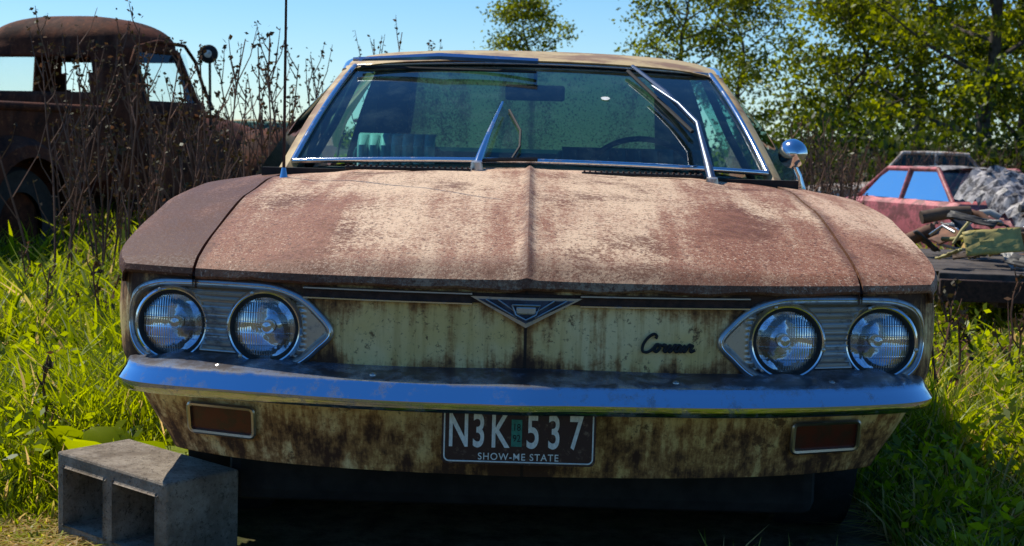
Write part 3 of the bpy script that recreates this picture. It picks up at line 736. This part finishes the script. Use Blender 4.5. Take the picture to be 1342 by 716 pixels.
# ------------------------------------------------------------------ WRECKED CARS
def wreck(loc,rotz,bodymat,topmat,Lc=4.3,W=.86,H=1.32,crush=0.,raise_=0.):
    e=empty('wrecked_car',loc,rotz)
    prof=[(-2.15,.62),(-2.05,.80),(-1.2,.88),(-.9,.90),(.75,.90),(.95,.88),(1.9,.80),(2.12,.72),(2.18,.55)]
    rows=[]
    for x,h in [(ip(k,[0,1],[-2.15,2.18]),0) for k in np.linspace(0,1,34)]:
        h=ip(x,[p[0] for p in prof],[p[1] for p in prof]); w=W*(1-.10*abs(x/2.15)**4)
        j=lambda:random.uniform(-1,1)*crush
        rows.append([(x,-w+.03,.28),(x,-w,.45),(x,-w-.01+j()*.3,.62),(x,-w+.02,h-.06),(x,-w+.10,h+j()*.5),(x,-w*.4,h+.03+j()),(x,0,h+.04+j()),(x,w*.4,h+.03+j()),(x,w-.10,h+j()*.5),(x,w-.02,h-.06),(x,w+.01,.62),(x,w,.45),(x,w-.03,.28)])
    def kp(x,y,z):
        for wx in(-1.3,1.35):
            if abs(y)>W*.8 and (x-wx)**2+(z-.32)**2<.36**2: return False
        if -.8<x<.55 and abs(y)<W*.7 and z>.85: return False
        return True
    g=grid('body_shell',rows,bodymat,e,keep=kp,auto=35)
    if topmat:
        rows=[]
        for x in np.linspace(.90,2.15,22):
            h=ip(x,[p[0] for p in prof],[p[1] for p in prof])
            lift=raise_*(1-.55*(x-.9)/1.25)
            rows.append([(x,y,h+.045+lift+random.uniform(-1,1)*(.02+raise_*.10)+raise_*.12*math.sin(y*4+x*3)-.05*(y/W)**2-(raise_*1.0*abs(y/W)**8)) for y in np.linspace(-W*.95,W*.95,20)])
        grid('crumpled_hood',rows,topmat,e,smooth=False)
    for s in(-1,1):
        P=[(.80,s*.74,.88),(.30,s*.60,H-.04),(-.75,s*.60,H-.05),(-1.25,s*.70,.90)]
        for a,b in zip(P[:-1],P[1:]): tube('window_pillar',[a,b],.032,bodymat,e)
        tube('centre_pillar',[(-.25,s*.75,.88),(-.25,s*.61,H-.04)],.03,bodymat,e)
        grid('side_glass',[[(.72,s*.74,.9),(-1.1,s*.74,.9)],[(.28,s*.605,H-.06),(-.75,s*.605,H-.06)]],M_glassw,e)
    grid('windscreen',[[(.82,y,.90) for y in(-.72,0,.72)],[(.32,y*.82,H-.04) for y in(-.72,0,.72)]],M_glassw,e)
    grid('rear_glass',[[(-1.27,y,.90) for y in(-.68,0,.68)],[(-.77,y*.86,H-.05) for y in(-.68,0,.68)]],M_glassw,e)
    rows=[[(x,y*(.62),H-.03+.03*math.cos(y*1.5)-.02*((x+.2)/.6)**2+random.uniform(-1,1)*crush*.4) for y in np.linspace(-1,1,12)] for x in np.linspace(-.80,.36,12)]
    grid('roof_panel',rows,topmat or bodymat,e)
    box('seats',(-.1,0,.68),(.9,1.3,.4),M_seatdark,e,.05)
    for wx in(-1.3,1.35):
        for s in(-1,1):
            lathe('tyre',[(.18,-.08),(.29,-.085),(.31,-.05),(.31,.05),(.29,.085),(.18,.08)],(wx,s*.72,.30),(0,1,0),M_tire,e,28)
            lathe('hubcap',[(.19,.05),(.16,.07),(.08,.06),(.0001,.08)],(wx,s*.72,.30),(0,s,0),M_alu,e,24)
    tube('bumper_bar',[(2.1,-.82,.45),(2.26,-.5,.45),(2.28,0,.45),(2.26,.5,.45),(2.1,.82,.45)],.05,M_chrome,e)
    for s in(-1,1):
        for q in(.55,.72): lathe('headlamp',[(.0001,.02),(.07,.01),(.08,-.03)],(2.17,s*q,.62),(1,0,0),M_chrome,e,20)
    return e
def mat_wreck(name,a,b,sc=5):
    n=NM(name); f=n.noise(sc,7,.72); n.col(n.mix(n.mr(f,.42,.58),a,b)); n.rgh(.5); n.bump(f,.4,.02); return n.mat
M_pink=mat_wreck('faded_pink_paint',(.60,.15,.15),(.24,.07,.055))
M_speck=mat_wreck('flaking_black_top',(.03,.022,.022),(.42,.38,.36),9)
M_whitecar=mat_wreck('faded_white_paint',(.50,.47,.42),(.24,.13,.08))
M_yellowcar=mat_wreck('faded_yellow_paint',(.75,.55,.18),(.40,.20,.07))
wreck((5.5,16.8,gz(5.5,16.5)-.05),rad(-68),M_pink,M_speck,crush=.02,raise_=.34)
wreck((6.9,24.5,gz(6.9,24)-.0),rad(165),M_whitecar,None,H=1.5)
wreck((9.4,21,gz(8.9,21)-.0),rad(200),M_pink,M_speck)
wreck((-4.75,24.5,gz(-4.6,22.5)-.24),rad(-80),M_yellowcar,None,H=1.42)

# ------------------------------------------------------------------ FLATBED TRAILER + SCRAP
tr=empty('flatbed_trailer',(3.15,4.75,-.02),rad(-6))
M_wood=simple('weathered_planks',(.07,.055,.045),.9,0,.5,8,.4)
for k in range(8): box('deck_plank',(.1,-.75+.22*k,.455),(2.6,.205,.045),M_wood,tr,.006)
box('frame_rail',(.1,-.87,.40),(2.6,.05,.10),M_darkrust,tr,.006); box('frame_rail',(.1,.92,.40),(2.6,.05,.10),M_darkrust,tr,.006)
for x in(-.9,0,.9): box('cross_beam',(x,0,.36),(.07,1.7,.07),M_darkrust,tr)
for s in(-1,1): lathe('tyre',[(.15,-.07),(.23,-.075),(.25,-.04),(.25,.04),(.23,.075),(.15,.07),(.0001,.03)],(.5,s*.98 if s>0 else -.62,.33),(0,1,0),M_tire,tr,24)
sp=empty('scrap_metal_pile',(3.15,4.75,.46),rad(-6))
scm=[simple('scrap_yellow',(.42,.34,.10),.6,0,.4,9),simple('scrap_grey',(.13,.12,.11),.6,.3,.5,9),simple('scrap_rust',(.16,.07,.035),.8,0,.5,9),simple('scrap_teal',(.10,.17,.14),.6,0,.4,9),simple('scrap_white',(.40,.38,.33),.6,0,.4,9),M_alu,simple('scrap_black',(.03,.028,.025),.6,0,.4,9),simple('scrap_brown',(.10,.06,.035),.8,0,.5,9)]
rs=random.Random(4)
def bent(name,c,w,d,rot,mat,amp=.05):
    rows=[]; ph=rs.uniform(0,6)
    for i in range(9):
        r=[]
        for j in range(9):
            x=(i/8-.5)*w;y=(j/8-.5)*d; v=Vector((x,y,amp*math.sin(ph+x*9)+amp*.6*math.cos(ph*2+y*11)+rs.uniform(-.006,.006))); r.append(rot@v+Vector(c))
        rows.append(r)
    o=grid(name,rows,mat,sp,auto=30); m=o.modifiers.new('s','SOLIDIFY'); m.thickness=.008
for k in range(100):
    x=rs.uniform(-1.15,1.3); y=rs.uniform(-.8,.6); z=rs.uniform(.02,.22)
    R=Matrix.Rotation(rs.uniform(0,6.3),3,'Z')@Matrix.Rotation(rs.uniform(-1.1,1.1),3,'X')
    bent('bent_panel',(x,y,z),rs.uniform(.06,.24),rs.uniform(.05,.16),R,scm[rs.choice([1,2,3,4,5,6,6,7,7,0])],rs.uniform(.01,.03))
bent('yellow_panel',(-.96,-.80,.14),.26,.12,Matrix.Rotation(rad(60),3,'X')@Matrix.Rotation(rad(8),3,'Z'),scm[0],.010)
for k in range(60):
    x=rs.uniform(-1.1,1.2);y=rs.uniform(-.8,.6);z=rs.uniform(.03,.24); d=Vector((rs.uniform(-1,1),rs.uniform(-1,1),rs.uniform(-.3,.4))).normalized()*rs.uniform(.08,.28)
    m_=Vector((x,y,z))+d*.5+Vector((0,0,rs.uniform(-.02,.04)))
    tube('pipe_piece',[Vector((x,y,z)),m_,Vector((x,y,z))+d],rs.choice([.008,.012,.02,.035]),scm[rs.randrange(8)],sp,10)
for k in range(8):
    x=rs.uniform(-.9,1.1);y=rs.uniform(-.8,.2);ax=(rs.uniform(-.4,.4),-1,rs.uniform(-.2,.9))
    lathe('wheel_hub_scrap',[(.10,-.03),(.11,.0),(.10,.03),(.06,.02),(.05,.045),(.0001,.05)],(x,y,.12),ax,scm[rs.choice([1,2,6])],sp,22)

# ------------------------------------------------------------------ FOLIAGE
def leaves(name,C,S,tint,mat,parent=None,asp=.55):
    n=len(C); a=np.random.normal(size=(n,3)); a/=np.linalg.norm(a,axis=1)[:,None]
    b=np.cross(a,np.random.normal(size=(n,3))); b/=np.linalg.norm(b,axis=1)[:,None]
    S=S[:,None]; V=np.stack([C-a*S,C+b*S*asp,C+a*S,C-b*S*asp],1).reshape(-1,3)
    return fast_mesh(name,V,np.arange(4*n).reshape(n,4),mat,parent,np.repeat(tint,4))
def tree(x,y,h,cr,seed,nleaf,tr=.16,cb=.25,ls=.06,name='deciduous_tree',spread=.34,nl=22):
    r=random.Random(seed); nr=np.random.RandomState(seed)
    e=empty(name,(x,y,gz(x,y)-.1)); acc=Acc(); cl=[]
    path=[Vector((0,0,0))]; 
    for k in range(1,9): path.append(Vector((r.uniform(-.12,.12)*k*.5,r.uniform(-.12,.12)*k*.5,h*.92*k/8)))
    acc.tube(path,[tr*(1-.88*k/8) for k in range(9)],8)
    for i in range(nl):
        f=cb+(1-cb)*((i+.5)/nl)**.9*.97; k=min(f*8/.92,7.99) if f<.92 else 7.99
        p0=path[int(k)].lerp(path[min(int(k)+1,8)],k-int(k))
        az=i*2.4+r.uniform(-.5,.5); ff=(f-cb)/(1-cb); ln=cr*(math.sin(math.pi*min(max(ff*.85+.15,0),1))**.7)*r.uniform(.6,1.15)+.25
        d=Vector((math.cos(az),math.sin(az),r.uniform(.15,.75)))
        p1=p0+d*ln*.5; p2=p0+Vector((d.x,d.y,d.z*1.2))*ln*.95
        acc.tube([p0,p1,p2],[tr*.35*(1-f*.6),tr*.2*(1-f*.5),.012],5)
        for q in range(8):
            t=r.uniform(.4,1.05); c=p0.lerp(p2,t); o=Vector((r.gauss(0,1),r.gauss(0,1),r.gauss(0,.7)))*ln*.2
            cl.append((c+o,r.uniform(.5,1.25)))
            if q<4: acc.tube([c,c+o],[.018,.006],4)
    acc.obj('trunk_and_limbs',M_bark,e)
    K=len(cl); ci=nr.randint(0,K,nleaf); C=np.array([tuple(c[0]) for c in cl])[ci]; sg=np.array([c[1] for c in cl])[ci]*spread
    C=C+nr.normal(size=(nleaf,3))*sg[:,None]*np.array([1,1,.5]); tt=nr.uniform(0,1,K)[ci]*.55+nr.uniform(0,.45,nleaf)
    leaves('crown_leaves',C,nr.uniform(.6,1.3,nleaf)*ls,tt*.78,M_leaf,e)
    return e
tree(7.4,33,5.0,1.6,1,10000,.12,.08,.07)
tree(9.6,30,10,3.0,2,22000,.2,.10,.07,spread=.30)
tree(12.4,31,10.5,3.2,3,21000,.2,.12,.07,spread=.30)
tree(10.2,38,11,3.2,4,18000,.2,.10,.085)
tree(13.5,40,12,4.0,5,19000,.2,.08,.09)
tree(16.5,34,11,4.0,6,15000,.2,.1,.085)
tree(5.0,47,7.3,1.9,7,6500,.15,.35,.075,spread=.36)
tree(7.6,54,7.6,2.0,12,7500,.15,.3,.08,spread=.36)
tree(-.15,62,6.9,1.25,8,4600,.16,.45,.085,spread=.36,nl=16)
def shrubs(name,items,mat,seed,ls=.05,tm=1.):
    nr=np.random.RandomState(seed); Cs=[];Ts=[];Ss=[]
    for x,y,w,h,n in items:
        c=nr.normal(size=(n,3))*np.array([w*.4,w*.4,h*.30]); k=nr.randint(0,12,n); off=nr.normal(size=(12,3))*np.array([w*.35,w*.35,h*.2]); c=c*.55+off[k]
        c[:,2]=np.abs(c[:,2]+h*.4); c+=np.array([x,y,gz(x,y)]); Cs.append(c); Ts.append((nr.uniform(0,.5,12)[k]+nr.uniform(0,.3,n))*tm); Ss.append(nr.uniform(.6,1.3,n)*ls)
    leaves(name,np.vstack(Cs),np.hstack(Ss),np.hstack(Ts),mat)
it=[(x,random.uniform(26,31),random.uniform(1.6,2.6),random.uniform(1.8,3.0),2400) for x in np.arange(5.4,17,1.1)]
it+=[(x,random.uniform(42,47),random.uniform(2.6,3.6),random.uniform(3.6,5.4),2000) for x in np.arange(7.6,24,1.7)]
shrubs('unseen_shrub_row',it,M_leaf,5,.078,.40)
it=[(x,random.uniform(100,130),8,2.2,900) for x in np.arange(-60,60,6)]
shrubs('distant_hedge',it,M_leaf,6,.25,.7)
it=[(x,random.uniform(-34,-28),3.5,3.5,600) for x in np.arange(-26,27,3)]  # unseen shrubs behind the camera, added to give the chrome something to reflect
shrubs('unseen_shrub_row',it,M_leaf,9,.24,.6)

def weeds(name,items,seed,leafy=1.0):
    r=random.Random(seed); acc=Acc(); C=[];S=[];Tn=[]
    for x,y,h in items:
        z0=gz(x,y); lean=Vector((r.uniform(-.22,.22),r.uniform(-.15,.15),0)); pts=[]
        cv=Vector((r.uniform(-.1,.1),r.uniform(-.1,.1),0))
        for k in range(8):
            f=k/7; pts.append(Vector((x,y,z0))+lean*h*f+cv*h*f*f+Vector((r.uniform(-.008,.008),0,h*f)))
        acc.tube(pts,[.006*(1-.75*k/7)+.001 for k in range(8)],4)
        for b in range(r.randint(6,12)):
            f=r.uniform(.25,.98); k=int(f*7); p=pts[k].lerp(pts[min(k+1,7)],f*7-k); az=r.uniform(0,6.3); ln=h*r.uniform(.10,.30)*(1.25-f*.7)
            d=Vector((math.cos(az)*.6,math.sin(az)*.6,r.uniform(.7,1.2))); p1=p+d*ln*.5; p2=p1+Vector((d.x*.5,d.y*.5,d.z*1.1))*ln*.5
            acc.tube([p,p1,p2],[.0038,.0028,.0015],3)
            for q in range(int(r.randint(3,9)*leafy)):
                t=r.uniform(.55,1.05); c=(p.lerp(p1,t*2) if t<.5 else p1.lerp(p2,t*2-1))+Vector((r.gauss(0,.008),r.gauss(0,.008),r.gauss(0,.008)))
                C.append(tuple(c)); S.append(r.uniform(.006,.017)); Tn.append(r.random())
        for q in range(int(8*leafy)):
            c=pts[7]-(pts[7]-pts[6])*r.uniform(-.3,1)+Vector((r.gauss(0,.01),r.gauss(0,.01),0)); C.append(tuple(c)); S.append(r.uniform(.008,.018)); Tn.append(r.random())
    e=empty(name); acc.obj('stalks',M_stalk,e)
    leaves('seed_heads_and_leaves',np.array(C),np.array(S),np.array(Tn),M_weedleaf,e,.6)
r=random.Random(11)
it=[]
for k in range(40):
    y=r.uniform(3.6,6.6); D=y+3; px=r.uniform(-640,-330); it.append((px*D/2033,y,r.uniform(.8,1.35)))
for k in range(16):
    y=r.uniform(4.4,6.5); D=y+3; px=r.uniform(-420,-265); it.append((px*D/2033,y,r.uniform(1.0,1.3)))
for px,top,y in((-640,30,4.6),(-600,60,4.4),(-560,40,4.8),(-470,45,5.0),(-195,42,6.2),(-250,78,5.6),(-185,55,6.4),(-300,90,5.4),(-130,62,7.2),(-345,95,5.2)):
    D=y+3; it.append((px*D/2033,y,.91+(185-top-10)*D/2033))
weeds('dry_weeds',it,3)
it=[]
for k in range(110):
    y=r.uniform(18.5,23); D=y+3; px=r.uniform(355,640); x=px*D/2033
    it.append((x,y,r.uniform(1.0,1.6)))
for k in range(40):
    y=r.uniform(6,12); D=y+3; px=r.uniform(350,415); it.append((px*D/2033,y,r.uniform(.7,1.1)))
weeds('dry_weeds',it,5,.6)
it=[]
for k in range(44):
    it.append((r.uniform(1.25,2.6),r.uniform(.3,3.2),r.uniform(.25,.5)))
weeds('dry_weeds',it,8,.5)
it=[]
for k in range(26):
    it.append((r.uniform(-2.6,-1.2),r.uniform(.8,3.2),r.uniform(.25,.5)))
weeds('dry_weeds',it,18,.4)

def blades(name,X,Y,H,Wd,T,mat,lean=.5,seed=0):
    n=len(X); nr=np.random.RandomState(seed); Z=np.array([gz(a,b) for a,b in zip(X,Y)])-.01
    az=nr.uniform(0,2*math.pi,n); ln=nr.uniform(.1,1,n)*lean*H; dx,dy=np.cos(az)*ln,np.sin(az)*ln
    fa=nr.uniform(0,2*math.pi,n); wx,wy=np.cos(fa)*Wd,np.sin(fa)*Wd
    B=np.stack([X,Y,Z],1); Wv=np.stack([wx,wy,np.zeros(n)],1)
    def at(f,wf):
        c=B+np.stack([dx*f*f,dy*f*f,H*(f-.25*f*f*lean)],1); return c-Wv*wf,c+Wv*wf
    a0,b0=at(0,.8);a1,b1=at(.4,1.);a2,b2=at(.75,.7);a3,b3=at(1.,.05)
    V=np.stack([a0,b0,a1,b1,a2,b2,a3,b3],1).reshape(-1,3)
    o=np.arange(n)[:,None]*8; q=np.array([[0,1,3,2],[2,3,5,4],[4,5,7,6]])
    F=(o[:,:,None]+q[None]).reshape(-1,4)
    return fast_mesh(name,V,F,mat,None,np.repeat(T,8))
nr=np.random.RandomState(21)
def ok(x,y):
    m=~((np.abs(x)<.86)&(y>.02)&(y<4.5))
    c,s=math.cos(-.69),math.sin(-.69); lx=(x+1.044)*c+(y-.424)*s; ly=-(x+1.044)*s+(y-.424)*c
    m&=~((lx>-.03)&(lx<.42)&(ly>-.03)&(ly<.21))
    return m
def clumpf(x,y):
    a=np.sin(x*5.1+np.sin(y*4)*2)*np.cos(y*4.3+x*2); b=np.sin(x*1.9+3+np.cos(y*1.3)*1.7)*np.sin(y*2.2+x); c=np.sin(x*13+y*7)*np.cos(y*11-x*9)
    return np.clip(.5+.35*a+.35*b+.2*c,0,1)
def patch(N,D0,D1,pw,px0,px1):
    D=D0*(D1/D0)**(nr.uniform(0,1,N)**pw); px=nr.uniform(px0,px1,N); return px*D/2033,D-3,D
X=[];Y=[];H=[];W_=[];TT=[]
def addp(x,y,D,h0,h1,w,tb):
    k=ok(x,y)&(nr.uniform(0,1,len(x))<.35+.8*clumpf(x,y)); x,y,D=x[k],y[k],D[k]; clump=clumpf(x,y); n=len(x)
    h=nr.uniform(h0,h1,n)*(.35+1.0*clump)*nr.uniform(.5,1.25,n)
    d2=np.hypot((x+.98)/.75,(y-.15)/.65); h*=np.clip((d2-.35)*1.1,.16,1)
    fr=(y<.35)&(np.abs(x)<1.5); h=np.where(fr,h*.55,h)
    X.append(x);Y.append(y);H.append(h); W_.append(w*D*nr.uniform(.5,1.6,n)); 
    t=np.clip(nr.uniform(0,.75,n)*.65+(clump-.2)*.4,0,.75); st=nr.uniform(0,1,n)<tb*(1.6-1.1*clump); t[st]=nr.uniform(.82,1,st.sum()); TT.append(t)
addp(*patch(56000,2.6,9,1,-820,-430),.11,.28,.0009,.14)
addp(*patch(44000,5,60,1,-900,-150),.20,.38,.0011,.12)
addp(*patch(42000,2.6,7,1,430,820),.09,.25,.0009,.30)
addp(*patch(46000,6,60,1,380,900),.14,.32,.0011,.36)
addp(*patch(9000,2.3,3.25,1,-700,700),.05,.14,.0009,.3)
addp(*patch(5500,2.3,3.3,1,250,760),.14,.32,.0010,.25)
blades('grass',np.hstack(X),np.hstack(Y),np.hstack(H),np.hstack(W_),np.hstack(TT),M_grass,.8,4)
x,y,D=patch(20000,2.7,5,1,-800,-430); k=ok(x,y); x,y,D=x[k],y[k],D[k]
blades('dead_thatch',x,y,nr.uniform(.03,.08,len(x)),.0009*D,nr.uniform(.8,1,len(x)),M_grass,2.6,6)
x,y,D=patch(22000,3,9,1,430,800); k=ok(x,y); x,y,D=x[k],y[k],D[k]
blades('dead_thatch',x,y,nr.uniform(.03,.10,len(x)),.0009*D,nr.uniform(.8,1,len(x)),M_grass,2.6,7)
def leafy(N,px0,px1,D0,D1,seed):
    q=np.random.RandomState(seed); D=D0*(D1/D0)**q.uniform(0,1,N); px=q.uniform(px0,px1,N); x=px*D/2033; y=D-3; k=ok(x,y)&(np.hypot(x+.95,y-.2)>.5); x,y,D=x[k],y[k],D[k]
    C=[];S=[];Tn=[]
    for a,b,dd in zip(x,y,D):
        h=q.uniform(.10,.26); m=q.randint(10,22); t0=q.uniform(.2,.75); z0=gz(a,b); lx,ly=q.normal(0,.03,2)
        f=q.uniform(.15,1,m); C.append(np.stack([a+lx*f+q.normal(0,.022,m),b+ly*f+q.normal(0,.022,m),z0+h*f],1)); S.append(q.uniform(.009,.022,m)*(1+dd*.04)); Tn.append(np.clip(t0+q.normal(0,.08,m),0,.76))
    leaves('leafy_weeds',np.vstack(C),np.hstack(S),np.hstack(Tn),M_grass,None,.42)
leafy(900,-760,-430,3.2,9,31)
leafy(450,480,760,3.2,9,32)

def broadleaf(items,seed):
    r=random.Random(seed); V=[];F=[];T_=[]
    for x,y,n,L0 in items:
        z0=gz(x,y)
        for i in range(n):
            az=r.uniform(0,6.3); L1=L0*r.uniform(.6,1.1); el=r.uniform(.5,1.2); d=Vector((math.cos(az),math.sin(az),0)); sd=Vector((-d.y,d.x,0)); o=len(V)
            tt=r.uniform(.3,.75)
            for k in range(7):
                f=k/6; w=L1*.30*math.sin(math.pi*min(f*.93+.05,1))**.8*(1 if f<1 else .1)
                c=Vector((x,y,z0+.02))+d*L1*f*math.cos(el)*1.1+Vector((0,0,L1*(f*math.sin(el)*1.3-.55*f*f)))
                for q in(-1,0,1): V.append(tuple(c+sd*w*q+Vector((0,0,.15*w*abs(q)+r.uniform(-.004,.004))))); T_.append(tt)
            for k in range(6):
                for q in range(2): a=o+k*3+q; F.append((a,a+1,a+4,a+3))
    fast_mesh('broadleaf_weeds',np.array(V),np.array(F),M_grass,None,np.array(T_),True)
broadleaf([(-1.0,.70,9,.25),(-1.10,.84,9,.25),(-1.18,.98,8,.24),(-.94,.66,6,.25),(-1.5,1.2,7,.18),(-1.42,.7,5,.12),(1.15,.5,6,.13),(1.4,1.1,7,.16),(.62,-.1,5,.12),(-.3,-.05,5,.12),(-1.8,2.0,8,.2),(.2,-.1,4,.1),(-1.7,1.6,6,.16),(-2.0,1.5,6,.16)],3)

# ------------------------------------------------------------------ light, sky, camera
el,az=rad(55),rad(-50)
d=Vector((math.sin(az)*math.cos(el),math.cos(az)*math.cos(el),math.sin(el)))
sl=bpy.data.lights.new('sun','SUN'); sl.energy=5.0; sl.angle=rad(.5); sl.color=(1,.94,.82)
so=bpy.data.objects.new('sun',sl); so.rotation_euler=d.to_track_quat('Z','Y').to_euler(); so.location=(0,0,20); link(so)
w=bpy.data.worlds.new('World'); scene.world=w; w.use_nodes=True; nt=w.node_tree
bg=nt.nodes['Background']; sk=nt.nodes.new('ShaderNodeTexSky'); sk.sky_type='NISHITA'; sk.sun_disc=False; sk.sun_elevation=el; sk.sun_rotation=az
sk.air_density=1.0; sk.dust_density=.0; sk.ozone_density=3.5
tn=nt.nodes.new('ShaderNodeMix'); tn.data_type='RGBA'; tn.blend_type='MULTIPLY'; tn.inputs[0].default_value=1.0; tn.inputs[7].default_value=(.80,.97,1.16,1)
hs=nt.nodes.new('ShaderNodeHueSaturation'); hs.inputs['Saturation'].default_value=1.15
nt.links.new(sk.outputs[0],tn.inputs[6]); nt.links.new(tn.outputs[2],hs.inputs['Color']); nt.links.new(hs.outputs[0],bg.inputs[0]); bg.inputs[1].default_value=.115
cam=bpy.data.cameras.new('camera'); co=bpy.data.objects.new('camera',cam); link(co)
cam.sensor_width=36; cam.lens=2033/1342*36; cam.clip_end=3000; cam.clip_start=.05
cam.dof.use_dof=True; cam.dof.focus_distance=3.3; cam.dof.aperture_fstop=13
R=Matrix.Rotation(rad(.56),4,'Z')@Matrix.Rotation(rad(90-4.86),4,'X')@Matrix.Rotation(rad(1.5),4,'Z')
co.matrix_world=Matrix.Translation((0,-3.0,1.0))@R
scene.camera=co
